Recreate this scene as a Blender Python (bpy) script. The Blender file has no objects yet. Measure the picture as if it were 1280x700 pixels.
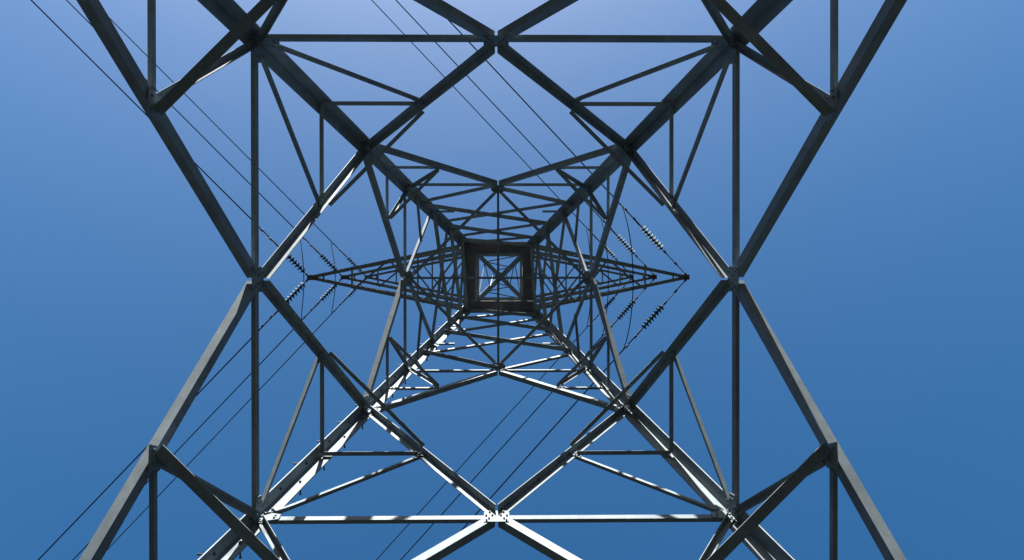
import bpy, bmesh, math, random
from mathutils import Vector, Matrix

random.seed(7)
V = Vector
scene = bpy.context.scene
COL = scene.collection

# ------------------------------------------------------------------ camera
# x = right in the photograph, y = down in the photograph, z = height.
# Heights below are measured from the lens, which is EYE above the ground.
EYE = 1.5
FPX = 1009.0


def rot(rx, ry, rz):
    cx, sx, cy, sy, cz, sz = (math.cos(rx), math.sin(rx), math.cos(ry), math.sin(ry), math.cos(rz), math.sin(rz))
    return (Matrix(((1, 0, 0), (0, cx, -sx), (0, sx, cx))) @ Matrix(((cy, 0, sy), (0, 1, 0), (-sy, 0, cy)))
            @ Matrix(((cz, -sz, 0), (sz, cz, 0), (0, 0, 1))))


R = rot(0.00513, -0.01363, -0.00089)
cam_data = bpy.data.cameras.new('camera')
cam = bpy.data.objects.new('camera', cam_data)
COL.objects.link(cam)
m = Matrix((R[0], -R[1], -R[2])).transposed().to_4x4()
m.translation = (0.04945, -0.03486, EYE)
cam.matrix_world = m
cam_data.sensor_width = 36
cam_data.lens = 36 * FPX / 1280
cam_data.clip_start = 0.05
cam_data.clip_end = 5000
scene.camera = cam

# ------------------------------------------------------------------ light
SUN_EL = math.radians(42)
SUN_AZ = math.radians(-5.2)          # from straight 'up' in the photograph, + to the right
sun_dir = V((math.sin(SUN_AZ) * math.cos(SUN_EL), -math.cos(SUN_AZ) * math.cos(SUN_EL), math.sin(SUN_EL)))
world = bpy.data.worlds.new('World')
scene.world = world
world.use_nodes = True
nt = world.node_tree
nt.nodes.clear()
sky = nt.nodes.new('ShaderNodeTexSky')
sky.sky_type = 'NISHITA'
sky.sun_disc = False
sky.sun_elevation = SUN_EL
sky.sun_rotation = math.pi - SUN_AZ
sky.altitude = 200
sky.air_density = 1.0
sky.dust_density = 2.2
sky.ozone_density = 5.0
bg = nt.nodes.new('ShaderNodeBackground')
bg.inputs['Strength'].default_value = 0.05
wo = nt.nodes.new('ShaderNodeOutputWorld')
hs = nt.nodes.new('ShaderNodeHueSaturation')
hs.inputs['Saturation'].default_value = 1.27
hs.inputs['Hue'].default_value = 0.492
nt.links.new(sky.outputs[0], hs.inputs['Color'])
nt.links.new(hs.outputs[0], bg.inputs[0])
nt.links.new(bg.outputs[0], wo.inputs[0])

sd = bpy.data.lights.new('sun', 'SUN')
sd.energy = 5.0
sd.angle = math.radians(0.5)
sd.color = (1.0, 0.965, 0.92)
sun = bpy.data.objects.new('sun', sd)
COL.objects.link(sun)
sun.rotation_euler = sun_dir.to_track_quat('Z', 'Y').to_euler()
sun.location = (0, -30, 60)

scene.view_settings.view_transform = 'Standard'
scene.view_settings.look = 'None'
scene.view_settings.gamma = 1
scene.view_settings.exposure = 1.81
scene.cycles.max_bounces = 6


# ------------------------------------------------------------------ materials
def mat(name, base, rough=0.5, metal=0.0, var=0.25, scale=3.0, spots=0.0, spot_col=(0.1, 0.06, 0.03), bump=0.0, spec=0.5, streak=0.0):
    mt = bpy.data.materials.new(name)
    mt.use_nodes = True
    n = mt.node_tree.nodes
    l = mt.node_tree.links
    b = n['Principled BSDF']
    tc = n.new('ShaderNodeTexCoord')
    nz = n.new('ShaderNodeTexNoise')
    nz.inputs['Scale'].default_value = scale
    nz.inputs['Detail'].default_value = 6
    nz.inputs['Roughness'].default_value = 0.65
    l.new(tc.outputs['Object'], nz.inputs['Vector'])
    cr = n.new('ShaderNodeValToRGB')
    lo, hi = 1 - var, 1 + var
    cr.color_ramp.elements[0].position = 0.3
    cr.color_ramp.elements[1].position = 0.7
    cr.color_ramp.elements[0].color = (base[0] * lo, base[1] * lo, base[2] * lo, 1)
    cr.color_ramp.elements[1].color = (min(1, base[0] * hi), min(1, base[1] * hi), min(1, base[2] * hi), 1)
    l.new(nz.outputs['Fac'], cr.inputs['Fac'])
    out = cr.outputs['Color']
    if spots:
        n2 = n.new('ShaderNodeTexNoise')
        n2.inputs['Scale'].default_value = scale * 5
        n2.inputs['Detail'].default_value = 4
        l.new(tc.outputs['Object'], n2.inputs['Vector'])
        c2 = n.new('ShaderNodeValToRGB')
        c2.color_ramp.elements[0].position = 0.58
        c2.color_ramp.elements[1].position = 0.75
        c2.color_ramp.elements[0].color = (0, 0, 0, 1)
        c2.color_ramp.elements[1].color = (spots, spots, spots, 1)
        l.new(n2.outputs['Fac'], c2.inputs['Fac'])
        mx = n.new('ShaderNodeMix')
        mx.data_type = 'RGBA'
        l.new(c2.outputs['Color'], mx.inputs['Factor'])
        l.new(out, mx.inputs['A'])
        mx.inputs['B'].default_value = (*spot_col, 1)
        out = mx.outputs['Result']
    if streak:
        # long dull patches that run down the members
        mp = n.new('ShaderNodeMapping')
        mp.inputs['Scale'].default_value = (14, 14, 1.1)
        l.new(tc.outputs['Object'], mp.inputs['Vector'])
        n3 = n.new('ShaderNodeTexNoise')
        n3.inputs['Scale'].default_value = 1.0
        n3.inputs['Detail'].default_value = 5
        l.new(mp.outputs[0], n3.inputs['Vector'])
        c3 = n.new('ShaderNodeValToRGB')
        c3.color_ramp.elements[0].position = 0.42
        c3.color_ramp.elements[1].position = 0.66
        c3.color_ramp.elements[0].color = (0, 0, 0, 1)
        c3.color_ramp.elements[1].color = (streak, streak, streak, 1)
        l.new(n3.outputs['Fac'], c3.inputs['Fac'])
        m3 = n.new('ShaderNodeMix')
        m3.data_type = 'RGBA'
        l.new(c3.outputs['Color'], m3.inputs['Factor'])
        l.new(out, m3.inputs['A'])
        m3.inputs['B'].default_value = (base[0] * 0.6, base[1] * 0.6, base[2] * 0.58, 1)
        out = m3.outputs['Result']
    l.new(out, b.inputs['Base Color'])
    b.inputs['Roughness'].default_value = rough
    b.inputs['Metallic'].default_value = metal
    b.inputs['Specular IOR Level'].default_value = spec
    if bump:
        bp = n.new('ShaderNodeBump')
        bp.inputs['Strength'].default_value = bump
        bp.inputs['Distance'].default_value = 0.01
        l.new(nz.outputs['Fac'], bp.inputs['Height'])
        l.new(bp.outputs['Normal'], b.inputs['Normal'])
    return mt


STEELS = [mat('galvanised_steel', c, rough=r, var=0.22, scale=2.2, spots=0.35, spot_col=(0.11, 0.105, 0.095), bump=0.1, spec=0.1, streak=0.35)
          for c, r in (((0.190, 0.236, 0.262), 0.6), ((0.176, 0.217, 0.245), 0.65), ((0.207, 0.244, 0.262), 0.55), ((0.19, 0.228, 0.243), 0.6))]
STEEL = None        # picked per member


def steel():
    return STEELS[random.choice((0, 0, 1, 1, 2, 3))]


STEEL_FINE = mat('galvanised_steel_light_section', (0.18, 0.205, 0.215), rough=0.6, metal=0.0, spec=0.1, var=0.2, scale=4)
BOLT = mat('bolt_steel', (0.075, 0.077, 0.08), rough=0.6, metal=0.0, spec=0.2, var=0.2, scale=20)
BROWN = mat('weathered_brown_steel', (0.10, 0.095, 0.095), rough=0.7, var=0.3, scale=5, spots=0.5, spot_col=(0.09, 0.06, 0.04))
WIRE = mat('weathered_aluminium_wire', (0.025, 0.026, 0.03), rough=0.85, metal=0.0, spec=0.0, var=0.15, scale=10)
GLAZE = mat('insulator_glass', (0.02, 0.045, 0.033), rough=0.5, var=0.2, scale=8, spec=0.06)
CONC = mat('concrete', (0.36, 0.35, 0.33), rough=0.9, var=0.2, scale=6, bump=0.3)
GRASS = mat('dark_earth_and_grass', (0.011, 0.013, 0.012), rough=0.95, var=0.45, scale=0.6, spots=0.5, spot_col=(0.018, 0.022, 0.016), bump=0.4, spec=0.1)


# ------------------------------------------------------------------ helpers
def up(p):
    return V((p[0], p[1], p[2] + EYE))


def mesh_obj(name, bm, material, parent=None, smooth=False):
    bmesh.ops.recalc_face_normals(bm, faces=bm.faces)
    me = bpy.data.meshes.new(name)
    bm.to_mesh(me)
    bm.free()
    me.materials.append(material or steel())
    if smooth:
        for p in me.polygons:
            p.use_smooth = True
    o = bpy.data.objects.new(name, me)
    COL.objects.link(o)
    if parent is not None:
        o.parent = parent
    return o


def tag(o, label=None, cat=None, group=None, kind=None):
    for k, v in (('label', label), ('category', cat), ('group', group), ('kind', kind)):
        if v:
            o[k] = v
    return o


def add_angle(bm, P, Q, e1, e2, a, b, t, cutP=None, cutQ=None):
    """rolled L section from heel P to heel Q; flange a along e1, flange b along e2"""
    P, Q, e1, e2 = up(P), up(Q), V(e1), V(e2)
    d = (Q - P).normalized()
    e1 = (e1 - d * e1.dot(d)).normalized()
    e2 = (e2 - d * e2.dot(d)).normalized()
    prof = [(0, 0), (a, 0), (a, t), (t, t), (t, b), (0, b)]
    rings = []
    for C, cut in ((P, cutP), (Q, cutQ)):
        ring = []
        for x, y in prof:
            v = C + e1 * x + e2 * y
            if cut:
                h, val = V(cut[0]), cut[1]
                v = v + d * ((val - v.dot(h)) / d.dot(h))
            ring.append(bm.verts.new(v))
        rings.append(ring)
    n = len(prof)
    for i in range(n):
        j = (i + 1) % n
        bm.faces.new((rings[0][i], rings[0][j], rings[1][j], rings[1][i]))
    for r in rings:
        bm.faces.new((r[0], r[1], r[2], r[3]))
        bm.faces.new((r[0], r[3], r[4], r[5]))


def angle(name, P, Q, e1, e2, a, b, t, parent, material=None, cutP=None, cutQ=None):
    bm = bmesh.new()
    add_angle(bm, P, Q, e1, e2, a, b, t, cutP, cutQ)
    return mesh_obj(name, bm, material, parent)


def add_box(bm, C, ex, ey, ez, sx, sy, sz):
    """box centred at C (world), axes ex, ey, ez with half sizes"""
    vs = []
    for i in (-1, 1):
        for j in (-1, 1):
            for k in (-1, 1):
                vs.append(bm.verts.new(C + ex * (i * sx) + ey * (j * sy) + ez * (k * sz)))
    for f in ((0, 1, 3, 2), (4, 6, 7, 5), (0, 4, 5, 1), (2, 3, 7, 6), (0, 2, 6, 4), (1, 5, 7, 3)):
        bm.faces.new([vs[i] for i in f])


def add_poly_plate(bm, C, ex, ey, ez, outline, t):
    """flat plate with a polygonal outline in (ex, ey), thickness t along ez"""
    lo = [bm.verts.new(C + ex * x + ey * y) for x, y in outline]
    hi = [bm.verts.new(C + ex * x + ey * y + ez * t) for x, y in outline]
    bm.faces.new(lo)
    bm.faces.new(hi)
    for i in range(len(lo)):
        j = (i + 1) % len(lo)
        bm.faces.new((lo[i], lo[j], hi[j], hi[i]))


def add_tube(bm, pts, r, seg=8, caps=True):
    rings = []
    n = len(pts)
    prev = None
    for i, p in enumerate(pts):
        d = (pts[min(i + 1, n - 1)] - pts[max(i - 1, 0)]).normalized()
        ref = prev if prev is not None else (V((0, 0, 1)) if abs(d.z) < 0.9 else V((1, 0, 0)))
        x = (ref - d * ref.dot(d)).normalized()
        prev = x
        y = d.cross(x)
        rr = r[i] if isinstance(r, (list, tuple)) else r
        rings.append([bm.verts.new(p + x * (rr * math.cos(2 * math.pi * k / seg)) + y * (rr * math.sin(2 * math.pi * k / seg))) for k in range(seg)])
    for a, b in zip(rings, rings[1:]):
        for k in range(seg):
            j = (k + 1) % seg
            bm.faces.new((a[k], a[j], b[j], b[k]))
    if caps:
        bm.faces.new(rings[0])
        bm.faces.new(rings[-1])


# ------------------------------------------------------------------ ground
bm = bmesh.new()
NG, SG = 60, 1500.0
grid = []
for i in range(NG + 1):
    row = []
    for j in range(NG + 1):
        a = (i / NG * 2 - 1)
        b = (j / NG * 2 - 1)
        x, y = SG * a * abs(a), SG * b * abs(b)
        rr = math.hypot(x, y)
        z = 0.0 if rr < 12 else (math.sin(x * 0.021 + 1) * math.cos(y * 0.017) * 1.2) * min(1, (rr - 12) / 120)
        if rr > 190:                                # unseen rising rim, added to block low skylight on the steel
            z += (rr - 190) * 0.8 * (0.75 + 0.25 * math.sin(math.atan2(y, x) * 3 + 0.6))
        row.append(bm.verts.new((x, y, z)))
    grid.append(row)
for i in range(NG):
    for j in range(NG):
        bm.faces.new((grid[i][j], grid[i + 1][j], grid[i + 1][j + 1], grid[i][j + 1]))
tag(mesh_obj('ground', bm, GRASS, None, True), kind='structure')

# ------------------------------------------------------------------ pylon
W0, WJ, ZJ = 4.0, 0.81, 19.04          # half width at lens height, at the waist, and waist height
T = (W0 - WJ) / ZJ
ZA, ZB, ZC, ZD = 8.592, 11.994, 14.136, 6.7645
Z2, Z3, ZTOP, ZAPEX = 23.036, 27.078, 28.6, 34.2


def hw(z):
    return W0 - T * z if z < ZJ else WJ


pylon = bpy.data.objects.new('lattice_pylon', None)
COL.objects.link(pylon)
tag(pylon, 'tall grey steel lattice power pylon seen from between its four legs', 'pylon')

FACES = {'top': (V((0, -1, 0)), V((1, 0, 0))), 'bottom': (V((0, 1, 0)), V((1, 0, 0))),
         'left': (V((-1, 0, 0)), V((0, 1, 0))), 'right': (V((1, 0, 0)), V((0, 1, 0)))}
UP = V((0, 0, 1))


class Face:
    def __init__(self, key):
        self.key = key
        self.o, self.h = FACES[key]

    def normal(self, z):                       # inward normal
        t = T if z < ZJ else 0
        return -(self.o + UP * t).normalized()

    def pt(self, u, z, off=0.0):
        return self.o * hw(z) + self.h * u + UP * z + self.normal(z) * off

    def brace(self, name, P, Q, a, b, t, heel='top', out='in', off=0.017, cutP=None, cutQ=None, shift=None, material=None):
        """P, Q are (u, z). heel = which edge of the in-plane flange carries the other flange."""
        z = (P[1] + Q[1]) / 2
        n = self.normal(z)
        A, B = self.pt(P[0], P[1], off), self.pt(Q[0], Q[1], off)
        d = (B - A).normalized()
        s = d.cross(n).normalized()
        if abs(s.z) < 1e-4:
            s = UP.copy()
        if s.z < 0:
            s = -s                              # s = up along the face, square to the member
        e1 = -s if heel == 'top' else s
        sh = (a * 0.5 if shift is None else shift) + random.uniform(-0.004, 0.004)
        A, B = A - e1 * sh, B - e1 * sh
        e2 = n if out == 'in' else -n
        if out == 'out':
            A, B = A + n * t, B + n * t
        cp = (self.h, cutP) if cutP is not None else None
        cq = (self.h, cutQ) if cutQ is not None else None
        bm = bmesh.new()
        add_angle(bm, A, B, e1, e2, a, b, t, cp, cq)
        L = (B - A).length
        if L > 0.5:
            side = 1 if out == 'in' else -1
            for x in ((0.035, 0.09) if a < 0.08 else (0.04, 0.10, 0.16)):
                for q in (A + d * (x + random.uniform(-0.006, 0.006)), B - d * (x + random.uniform(-0.006, 0.006))):
                    if (name == 'horizontal_strut' or cutP is not None) and (q - A).length < 0.3:
                        continue
                    c = up(q + e1 * (a * 0.52))
                    if side > 0:
                        c = c + n * t
                    add_tube(bm, [c - n * 0.001, c + n * 0.006, c + n * 0.0065, c + n * 0.013], [0.017, 0.017, 0.011, 0.011], 6)
        return mesh_obj(name, bm, material, pylon)

    def plate(self, name, u, z, outline, off, t=0.010, bolts=(), bolt_objs=False, material=None):
        n = self.normal(z)
        s = (UP - n * UP.dot(n)).normalized()
        C = up(self.pt(u, z, off))
        bm = bmesh.new()
        add_poly_plate(bm, C, self.h, s, n, outline, t)
        if not bolt_objs:
            for bx, by in bolts:
                add_tube(bm, [C + self.h * bx + s * by + n * t * 0.9, C + self.h * bx + s * by + n * (t + 0.014)], 0.014, 6)
        o = mesh_obj(name, bm, material, pylon)
        if bolt_objs:
            for bx, by in bolts:
                bm = bmesh.new()
                q = C + self.h * bx + s * by
                add_tube(bm, [q + n * (t + 0.0005), q + n * (t + 0.012)], 0.0125, 6)
                add_tube(bm, [q + n * (t + 0.012), q + n * (t + 0.019)], 0.008, 6)
                mesh_obj('bolt', bm, STEELS[1], o)
        return o


# legs -------------------------------------------------------------
LEG = 0.17
for sx in (-1, 1):
    for sy in (-1, 1):
        z0, z1 = -EYE + 0.02, ZJ + 0.15
        P = V((sx * hw(z0), sy * hw(z0), z0))
        Q = V((sx * (W0 - T * z1), sy * (W0 - T * z1), z1))
        leg = angle('leg', P, Q, (-sx, 0, 0), (0, -sy, 0), LEG, LEG, 0.015, pylon)
        # concrete footing
        bm = bmesh.new()
        c = V((sx * (hw(z0) - 0.05), sy * (hw(z0) - 0.05), 0.10))
        add_box(bm, c, V((1, 0, 0)), V((0, 1, 0)), UP, 0.38, 0.38, 0.16)
        bmesh.ops.bevel(bm, geom=bm.edges[:], offset=0.03, segments=2, affect='EDGES')
        mesh_obj('footing', bm, CONC, leg)
        if sx < 0 < sy:
            z, k = 1.6, 0
            while z < ZJ - 0.3:
                w = hw(z)
                if k % 2:
                    a, dr = V((-w, w - 0.09, z)), V((-1, 0, 0))
                else:
                    a, dr = V((-w + 0.09, w, z)), V((0, 1, 0))
                bm = bmesh.new()
                add_tube(bm, [up(a - dr * 0.035), up(a - dr * 0.017)], 0.016, 6)
                add_tube(bm, [up(a - dr * 0.02), up(a + dr * 0.125)], 0.009, 8)
                add_tube(bm, [up(a + dr * 0.125), up(a + dr * 0.135)], 0.015, 8)
                mesh_obj('step_bolt', bm, BOLT, leg)
                z += 0.36
                k += 1

FC = {k: Face(k) for k in FACES}

# D line reaches the leg at
uL, zL = 3.235, 4.565
sE, sF = 0.5, 0.49
zE, uE = ZA + sE * (ZB - ZA), sE * hw(ZB)
zF, uF = ZC + sF * (ZB - ZC), sF * hw(ZB)
uD = 1.468

for key, F in FC.items():
    lr = key in ('left', 'right')
    # ring A
    for s in (-1, 1):
        w = hw(ZA)
        F.brace('horizontal_strut', (s * 0.05, ZA), (s * (w - 0.09), ZA), 0.085, 0.045, 0.008, heel='bottom', out='out')
        # lower diagonals, node A to the legs
        F.brace('main_diagonal', (s * 0.02, ZA - 0.02), (s * (uL - 0.08), zL + 0.05), 0.105, 0.095, 0.010, heel='bottom', out='out',
                cutP=s * 0.016, shift=0.012)
        # upper diagonals, node A to leg B
        F.brace('main_diagonal', (s * 0.02, ZA + 0.03), (s * (hw(ZB) - 0.07), ZB - 0.05), 0.10, 0.10, 0.009, heel='top', out='in',
                cutP=s * 0.012)
        # D node redundants
        F.brace('redundant_brace', (s * (uD + 0.03), ZD), (s * (hw(ZD) - 0.06), ZD), 0.05, 0.045, 0.006, heel='bottom', out='out', off=0.03)
        F.brace('redundant_brace', (s * (uD + 0.05), ZD + 0.03), (s * (hw(ZA) - 0.07), ZA - 0.06), 0.07, 0.07, 0.007, heel='top', out='in', off=0.03)
        # E node redundants
        F.brace('redundant_brace', (s * (uE + 0.02), zE), (s * (hw(zE) - 0.06), zE), 0.04, 0.055, 0.005, heel='bottom', out='in', off=0.03)
        F.brace('redundant_brace', (s * uE, zE - 0.03), (s * (hw(ZA) - 0.10), ZA + 0.07), 0.042, 0.042, 0.005, heel='bottom', out='out', off=0.03)
        # ring C and B-C diagonals
        F.brace('horizontal_strut', (s * 0.03, ZC), (s * (hw(ZC) - 0.08), ZC), 0.05, 0.04, 0.005, heel='bottom', out='out')
        F.brace('main_diagonal', (s * 0.02, ZC - 0.02), (s * (hw(ZB) - 0.07), ZB + 0.05), 0.085, 0.08, 0.008, heel='bottom', out='out', cutP=s * 0.012)
        # F node redundants
        F.brace('redundant_brace', (s * uF, zF), (s * (hw(zF) - 0.06), zF), 0.045, 0.035, 0.005, heel='bottom', out='out', off=0.03)
        F.brace('redundant_brace', (s * uF, zF + 0.02), (s * (hw(ZC) - 0.08), ZC), 0.05, 0.05, 0.005, heel='top', out='in', off=0.03)
    # panels above ring C
    lev = [15.92, 17.35, 18.45, ZJ] if lr else [15.25, 16.9, 18.3, ZJ]
    for s in (-1, 1):
        heavy = s == (1 if key in ('top', 'left') else -1)
        F.brace('cross_brace', (s * 0.02, ZC + 0.03), (s * (hw(lev[0]) - 0.05), lev[0]), 0.06, 0.078 if heavy else 0.045, 0.006, heel='bottom',
                out='in' if heavy else 'out', off=0.026 if heavy else 0.017, cutP=s * 0.01)
        if lr:
            zm = (ZC + lev[0]) / 2
            F.brace('redundant_brace', (s * (hw(lev[0]) * 0.5), zm), (s * (hw(14.75) - 0.05), 14.75), 0.045, 0.04, 0.005, off=0.03)
    for i in range(3):
        za, zb = lev[i], lev[i + 1]
        for s in (-1, 1):
            heavy = s == (-1 if key in ('top', 'left') else 1)
            F.brace('cross_brace', (s * (hw(za) - 0.05), za + 0.04), (-s * (hw(zb) - 0.05), zb - 0.04), 0.06, 0.08 if heavy else 0.045, 0.006,
                    heel='bottom', out='in' if heavy else 'out', off=0.026 if heavy else 0.017)
    # short brackets
    for s in ((-1, 1) if not lr else ()):
        F.brace('bracket', (s * (hw(15.95) - 0.10), 15.95), (s * (hw(15.95) - 0.46), 15.95), 0.06, 0.03, 0.006, heel='bottom', out='out', off=0.03)

    # gussets
    hx, hy = 0.135, 0.105
    ys = [(-0.11, 0.02), (-0.045, 0.025), (0.045, 0.025), (0.11, 0.02), (-0.08, -0.045), (0.08, -0.045), (-0.105, -0.085), (0.105, -0.085),
          (-0.075, 0.10), (0.075, 0.10)]
    F.plate('gusset_plate', 0, ZA - 0.01, [(-hx, -0.11), (hx, -0.11), (hx, 0.10), (0.10, 0.14), (-0.10, 0.14), (-hx, 0.10)], 0.0265, 0.010, ys, True)
    F.plate('gusset_plate', 0, ZC - 0.005, [(-0.11, -0.06), (0.11, -0.06), (0.11, 0.06), (0.06, 0.10), (-0.06, 0.10), (-0.11, 0.06)], 0.0265, 0.008,
            [(-0.075, 0), (0.075, 0), (-0.03, 0.03), (0.03, 0.03), (-0.075, -0.04), (0.075, -0.04)])
    for s in (-1, 1):
        # gussets on the legs
        for z, a, b in ((ZA, 0.26, 0.24), (ZB, 0.25, 0.26), (ZC, 0.17, 0.12), (zL, 0.25, 0.2)):
            e = hw(z)
            ol = [(-0.04 * s, -b * 0.5), (-a * s, -b * 0.22), (-a * s, b * 0.22), (-0.04 * s, b * 0.5)]
            F.plate('gusset_plate', s * e, z, ol, 0.0365 if z > 5 else 0.0265, 0.008,
                    [(-0.07 * s, -b * 0.3), (-0.07 * s, 0), (-0.07 * s, b * 0.3), (-a * 0.8 * s, b * 0.1), (-a * 0.8 * s, -b * 0.1)])
        # gussets at D, E and F
        F.plate('gusset_plate', s * uD, ZD, [(-0.12, -0.09), (0.10, -0.11), (0.13, 0.05), (-0.05, 0.12)], 0.037, 0.008,
                [(-0.06, -0.04), (0.05, -0.05), (0.05, 0.02)])
        F.plate('gusset_plate', s * uE, zE, [(-0.06, -0.05), (0.06, -0.06), (0.07, 0.04), (-0.05, 0.06)], 0.037, 0.006, [(0, -0.02), (0.02, 0.02)])

# hip braces that cut the corners at D, E and F ---------------------------
for sx in (-1, 1):
    for sy in (-1, 1):
        for z, u, a, b, off in ((ZD - 0.02, uD - 0.03, 0.10, 0.09, 0.035), (zE - 0.10, uE - 0.05, 0.05, 0.05, 0.165), (zF - 0.13, uF, 0.05, 0.05, 0.087)):
            w = hw(z) - off
            P = V((sx * w, sy * u, z))
            Q = V((sx * u, sy * w, z))
            inn = V((-sx, -sy, 0)).normalized()
            angle('hip_brace', P, Q, inn, UP, a, b, 0.007, pylon)

# plan bracing at ring C -------------------------------------------------
w = hw(ZC) - 0.04
zc = ZC + 0.09
pts = [V((w, 0, zc)), V((0, w, zc)), V((-w, 0, zc)), V((0, -w, zc))]
for i in range(4):
    P, Q = pts[i], pts[(i + 1) % 4]
    d = (Q - P).normalized()
    inn = (-(P + Q)).normalized()
    inn.z = 0
    angle('plan_brace', P + d * 0.03, Q - d * 0.03, inn, UP, 0.055, 0.055, 0.006, pylon)
    o = P.normalized()
    o.z = 0
    o.normalize()
    bm = bmesh.new()
    q = up(P - V((0, 0, 0.040)))
    hh = UP.cross(o)
    add_poly_plate(bm, q, hh, -o, UP, [(-0.125, 0.0), (0.125, 0.0), (0.12, 0.06), (0.06, 0.10), (-0.06, 0.10), (-0.12, 0.06)], 0.008)
    for bx, by in ((-0.10, 0.03), (0.10, 0.03), (-0.045, 0.075), (0.045, 0.075)):
        add_tube(bm, [q + hh * bx - o * by - UP * 0.012, q + hh * bx - o * by + UP * 0.001], 0.012, 6)
    mesh_obj('gusset_plate', bm, None, pylon)
angle('plan_brace', (-w + 0.04, -0.02, zc - 0.02), (w - 0.04, -0.02, zc - 0.02), (0, 1, 0), UP, 0.04, 0.04, 0.005, pylon)
angle('plan_brace', (0.02, -w + 0.04, zc - 0.027), (0.02, w - 0.04, zc - 0.027), (-1, 0, 0), (0, 0, -1), 0.04, 0.04, 0.005, pylon)

# waist frame: four deep brown beams --------------------------------------
RO, RI = 0.835, 0.555
zw = ZJ - 0.06
for key, F in FC.items():
    lr = key in ('left', 'right')
    L = RI + 0.001 if lr else RO
    bm = bmesh.new()
    mid, half = (RO + RI) / 2, (RO - RI) / 2
    c = F.o * mid + UP * (zw + EYE)
    add_box(bm, c, F.h, F.o, UP, L - 0.003, half, 0.006)
    for rr in (RO - 0.008, RI + 0.008):
        add_box(bm, F.o * rr + UP * (zw + EYE + 0.075), F.h, F.o, UP, L - 0.006, 0.006, 0.07)
    for rr in (RI + 0.10, RI + 0.21):
        add_box(bm, F.o * rr + UP * (zw + EYE - 0.013), F.h, F.o, UP, L - 0.02, 0.012, 0.008)
    waist = mesh_obj('waist_beam', bm, BROWN, pylon)

for s in (-1, 1):
    q = RI + 0.06
    angle('plan_brace', (-q, -s * q, ZJ + 0.02 + 0.02 * s), (q, s * q, ZJ + 0.02 + 0.02 * s), (1, -s, 0), UP, 0.085, 0.06, 0.008, pylon)
bm = bmesh.new()
add_box(bm, up(V((0, 0, ZJ - 0.012))), V((1, 1, 0)).normalized(), V((1, -1, 0)).normalized(), UP, 0.09, 0.09, 0.005)
mesh_obj('gusset_plate', bm, None, pylon)

# cage above the waist ----------------------------------------------------
for sx in (-1, 1):
    for sy in (-1, 1):
        angle('cage_leg', (sx * WJ, sy * WJ, ZJ - 0.03), (sx * WJ, sy * WJ, ZTOP), (-sx, 0, 0), (0, -sy, 0), 0.11, 0.11, 0.011, pylon)
        angle('peak_leg', (sx * WJ, sy * WJ, ZTOP + 0.003), (sx * 0.05, sy * 0.05, ZAPEX), (-sx, 0, 0), (0, -sy, 0), 0.09, 0.09, 0.009, pylon)
lv = [ZJ + 0.1, 21.05, Z2, 25.05, Z3, ZTOP]
for key, F in FC.items():
    for i in range(5):
        for s in (-1, 1):
            F.brace('cage_brace', (s * (WJ - 0.05), lv[i] + 0.05), (-s * (WJ - 0.05), lv[i + 1] - 0.05), 0.055, 0.05, 0.006,
                    heel='bottom', out='in', off=0.013 if s < 0 else 0.022)
        F.brace('cage_brace', (-(WJ - 0.06), lv[i + 1]), (WJ - 0.06, lv[i + 1]), 0.06, 0.06, 0.006, heel='bottom', out='in', off=0.03)
    # the tapering peak
    pz = [ZTOP, 30.2, 31.5, 32.6, 33.4]
    tp = (WJ - 0.05) / (ZAPEX - ZTOP)
    for i in range(4):
        for s in ((-1,) if i % 2 else (1,)):
            a, b = WJ - tp * (pz[i] - ZTOP), WJ - tp * (pz[i + 1] - ZTOP)
            n = -(F.o + UP * tp).normalized()
            P = F.o * a + F.h * (s * (a - 0.03)) + UP * pz[i] + n * (0.012 if s < 0 else 0.02)
            Q = F.o * b + F.h * (-s * (b - 0.03)) + UP * pz[i + 1] + n * (0.012 if s < 0 else 0.02)
            angle('peak_brace', P, Q, UP, n, 0.045, 0.04, 0.005, pylon)
# cap plate on the apex
bm = bmesh.new()
add_box(bm, up(V((0, 0, ZAPEX))), V((1, 0, 0)), V((0, 1, 0)), UP, 0.08, 0.08, 0.02)
mesh_obj('peak_cap', bm, None, pylon)

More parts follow.
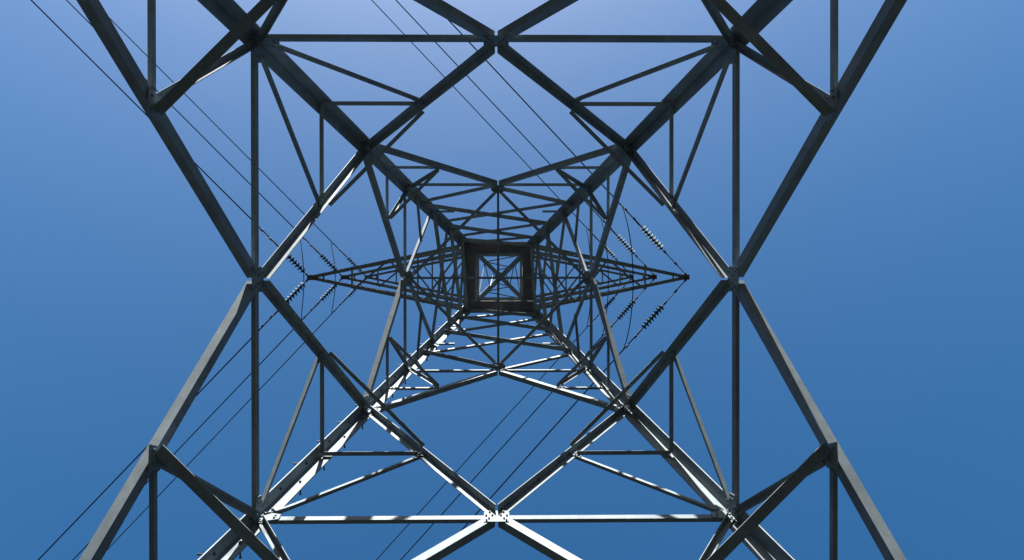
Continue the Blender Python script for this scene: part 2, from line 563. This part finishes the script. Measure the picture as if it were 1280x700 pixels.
# crossarms ----------------------------------------------------------------
ARM = 4.508
ARMS = [(ZJ, 21.0), (Z2, 25.0), (Z3, ZTOP - 0.1)]
for k, (z, zt) in enumerate(ARMS):
    for sx in (-1, 1):
        c0 = 0.08 if k == 0 else 0.07
        bm = bmesh.new()
        tipx = ARM - 0.10

        def chord(f, sy, top=False):
            x = WJ + (tipx - WJ) * f
            y = (WJ - 0.01) * (1 - f) + 0.05 * f
            zz = z if not top else zt + (z + 0.12 - zt) * f
            return V((sx * x, sy * y, zz))
        for sy in (-1, 1):
            add_angle(bm, chord(0, sy), chord(1, sy), (0, -sy, 0), UP, c0, c0, 0.008)
            add_angle(bm, chord(0, sy, True), chord(1, sy, True), (0, -sy, 0), UP, 0.06, 0.06, 0.006)
        arm = mesh_obj('crossarm', bm, STEEL_FINE, pylon)
        # plan lacing
        o1 = V((0, 0, -0.004))
        for f in (0.085, 0.27, 0.70):
            P, Q = chord(1 - f, 1), chord(1 - f, -1)
            angle('lacing', P + o1, Q + o1, (sx, 0, 0), (0, 0, 1), 0.04, 0.035, 0.004, arm, STEEL_FINE)
        for f0, f1, s in ((0.27, 0.50, 1), (0.50, 0.72, -1), (0.72, 1.0, 1)):
            angle('lacing', chord(1 - f0, s) + o1 * 2, chord(1 - f1, -s) + o1 * 2, (-sx, 0, 0), (0, 0, 1), 0.045, 0.04, 0.004, arm, STEEL_FINE)
        # side lacing
        for sy in (-1, 1):
            fs = [0.0, 0.30, 0.55, 0.78]
            for i in range(3):
                for P, Q in ((chord(fs[i + 1], sy), chord(fs[i + 1], sy, True)), (chord(fs[i + 1], sy), chord(fs[i], sy, True))):
                    o2 = V((0, -sy * 0.012, 0))
                    angle('lacing', P + o2, Q + o2, (sx, 0, 0), (0, -sy, 0), 0.04, 0.035, 0.004, arm, STEEL_FINE)
        # tip plate
        bm = bmesh.new()
        add_box(bm, up(V((sx * (ARM - 0.12), 0, z - 0.0085))), V((1, 0, 0)), V((0, 1, 0)), UP, 0.12, 0.062, 0.006)
        add_box(bm, up(V((sx * (ARM - 0.06), 0, z - 0.03))), V((1, 0, 0)), V((0, 1, 0)), UP, 0.05, 0.012, 0.016)
        bmesh.ops.bevel(bm, geom=bm.edges[:], offset=0.002, segments=1, affect='EDGES')
        mesh_obj('tip_plate', bm, BROWN, arm)

# insulators, conductors, jumpers ---------------------------------------------
NAMES = ['longest, lowest', 'middle', 'shortest-looking, highest']
ARMN = {0: 'lowest', 1: 'middle', 2: 'highest'}


def sag_point(base, dirxy, s, slope=0.10, span=280.0):
    return base + V((dirxy.x * s, dirxy.y * s, -slope * s + slope * s * s / span))


def make_string():
    """one string of cap and pin discs along local +X, start at the origin"""
    root = bpy.data.objects.new('insulator_string', None)
    COL.objects.link(root)
    return root


disc_me = None
N_DISC, PITCH = 8, 0.088


def build_disc():
    prof = [(0.0, -0.038), (0.032, -0.038), (0.034, -0.014), (0.046, -0.008), (0.074, 0.002), (0.088, 0.012), (0.086, 0.018),
            (0.066, 0.013), (0.060, 0.022), (0.048, 0.012), (0.040, 0.020), (0.022, 0.014), (0.016, 0.030), (0.012, 0.048), (0.0, 0.048)]
    bm = bmesh.new()
    seg = 20
    rings = []
    for r, x in prof:
        if r == 0:
            rings.append([bm.verts.new((x, 0, 0))])
        else:
            rings.append([bm.verts.new((x, r * math.cos(2 * math.pi * k / seg), r * math.sin(2 * math.pi * k / seg))) for k in range(seg)])
    for a, b in zip(rings, rings[1:]):
        for k in range(seg):
            j = (k + 1) % seg
            if len(a) == 1:
                bm.faces.new((a[0], b[j], b[k]))
            elif len(b) == 1:
                bm.faces.new((a[k], a[j], b[0]))
            else:
                bm.faces.new((a[k], a[j], b[j], b[k]))
    bmesh.ops.recalc_face_normals(bm, faces=bm.faces)
    me = bpy.data.meshes.new('insulator_disc')
    bm.to_mesh(me)
    bm.free()
    me.materials.append(GLAZE)
    for p in me.polygons:
        p.use_smooth = True
    return me


disc_me = build_disc()
for k, (z, zt) in enumerate(ARMS):
    for sx in (-1, 1):
        side = 'left' if sx < 0 else 'right'
        ends = {}
        for sy in (-1, 1):
            ang = math.atan(1.035) if sy < 0 else math.atan(1.075)
            dxy = V((-math.cos(ang), sy * math.sin(ang), 0))
            tip = up(V((sx * (ARM - 0.07 if sx > 0 else ARM - 0.03), sy * 0.04, z - 0.02)))
            d3 = V((dxy.x, dxy.y, -0.10)).normalized()
            lead = (0.12 if sx < 0 else 0.86)
            way = 'top' if sy < 0 else 'bottom'
            st = bpy.data.objects.new('insulator_string', None)
            COL.objects.link(st)
            st.location = tip
            xq = d3.to_track_quat('X', 'Z')
            st.rotation_mode = 'QUATERNION'
            st.rotation_quaternion = xq
            tag(st, f'glass insulator string, {side} end of {ARMN[k]} crossarm, side towards photo {way}',
                'insulator', 'insulator strings on the crossarm ends')
            for i in range(N_DISC):
                o = bpy.data.objects.new('insulator_disc', disc_me)
                COL.objects.link(o)
                o.parent = st
                o.location = (lead + 0.05 + i * PITCH, 0, 0)
            end = lead + 0.05 + N_DISC * PITCH
            bm = bmesh.new()
            add_tube(bm, [V((0, 0, 0)), V((lead, 0, 0))], 0.012, 8)
            for xx in ([0.03] if sx < 0 else [0.04, 0.40, 0.78]):
                add_box(bm, V((xx, 0, 0)), V((1, 0, 0)), V((0, 1, 0)), UP, 0.045, 0.022, 0.016)
            mesh_obj('link_rod', bm, BOLT, st)
            bm = bmesh.new()
            add_tube(bm, [V((end - 0.06, 0, 0)), V((end + 0.10, 0, 0)), V((end + 0.30, 0, 0))], [0.016, 0.024, 0.018], 8)
            mesh_obj('strain_clamp', bm, BOLT, st)
            # conductor
            start = tip + d3 * (end + 0.06)
            pts = [sag_point(start, dxy, s) for s in [0, 1, 2, 3, 4, 6, 8, 10, 13, 16, 20, 25, 30, 40, 50, 65, 80, 100, 120, 140, 160, 180, 200, 215]]
            bm = bmesh.new()
            add_tube(bm, pts, 0.0145, 8)
            wire = mesh_obj('conductor_wire', bm, WIRE, None, True)
            tag(wire, f'thin power line from {side} end of {ARMN[k]} crossarm towards {way} left',
                'power line', 'power lines leaving the crossarm ends')
            jd = (2.28 if sx > 0 else 1.62)
            # vibration damper clamped under the wire
            sdist = jd - end - 0.06 + (-0.28 if jd - end > 0.6 else 0.75)
            q = sag_point(start, dxy, sdist)
            bm = bmesh.new()
            lo = q + V((0, 0, -0.055))
            add_tube(bm, [q + V((0, 0, 0.02)), lo], 0.012, 6)
            add_tube(bm, [lo - d3 * 0.17, lo + d3 * 0.17], 0.006, 6)
            for sg in (-1, 1):
                add_tube(bm, [lo + d3 * (0.10 * sg), lo + d3 * (0.13 * sg), lo + d3 * (0.19 * sg)], [0.016, 0.026, 0.022], 8)
            mesh_obj('vibration_damper', bm, BOLT, wire)
            ends[sy] = tip + d3 * jd
        # jumper loop between the two conductors
        A, B = ends[-1], ends[1]
        pull = 0.45 if sx < 0 else 0.0
        bm = bmesh.new()
        pts = []
        for i in range(33):
            u = i / 32
            p = A.lerp(B, u)
            q = 4 * u * (1 - u)
            p = p + V((pull * q, 0, -1.55 * (q ** 0.85)))
            pts.append(p)
        add_tube(bm, pts, 0.011, 8)
        jw = mesh_obj('jumper_wire', bm, WIRE, None, True)
        tag(jw, f'slack jumper wire looping under the {side} end of the {ARMN[k]} crossarm', 'jumper wire', 'jumper loops under the crossarm ends')
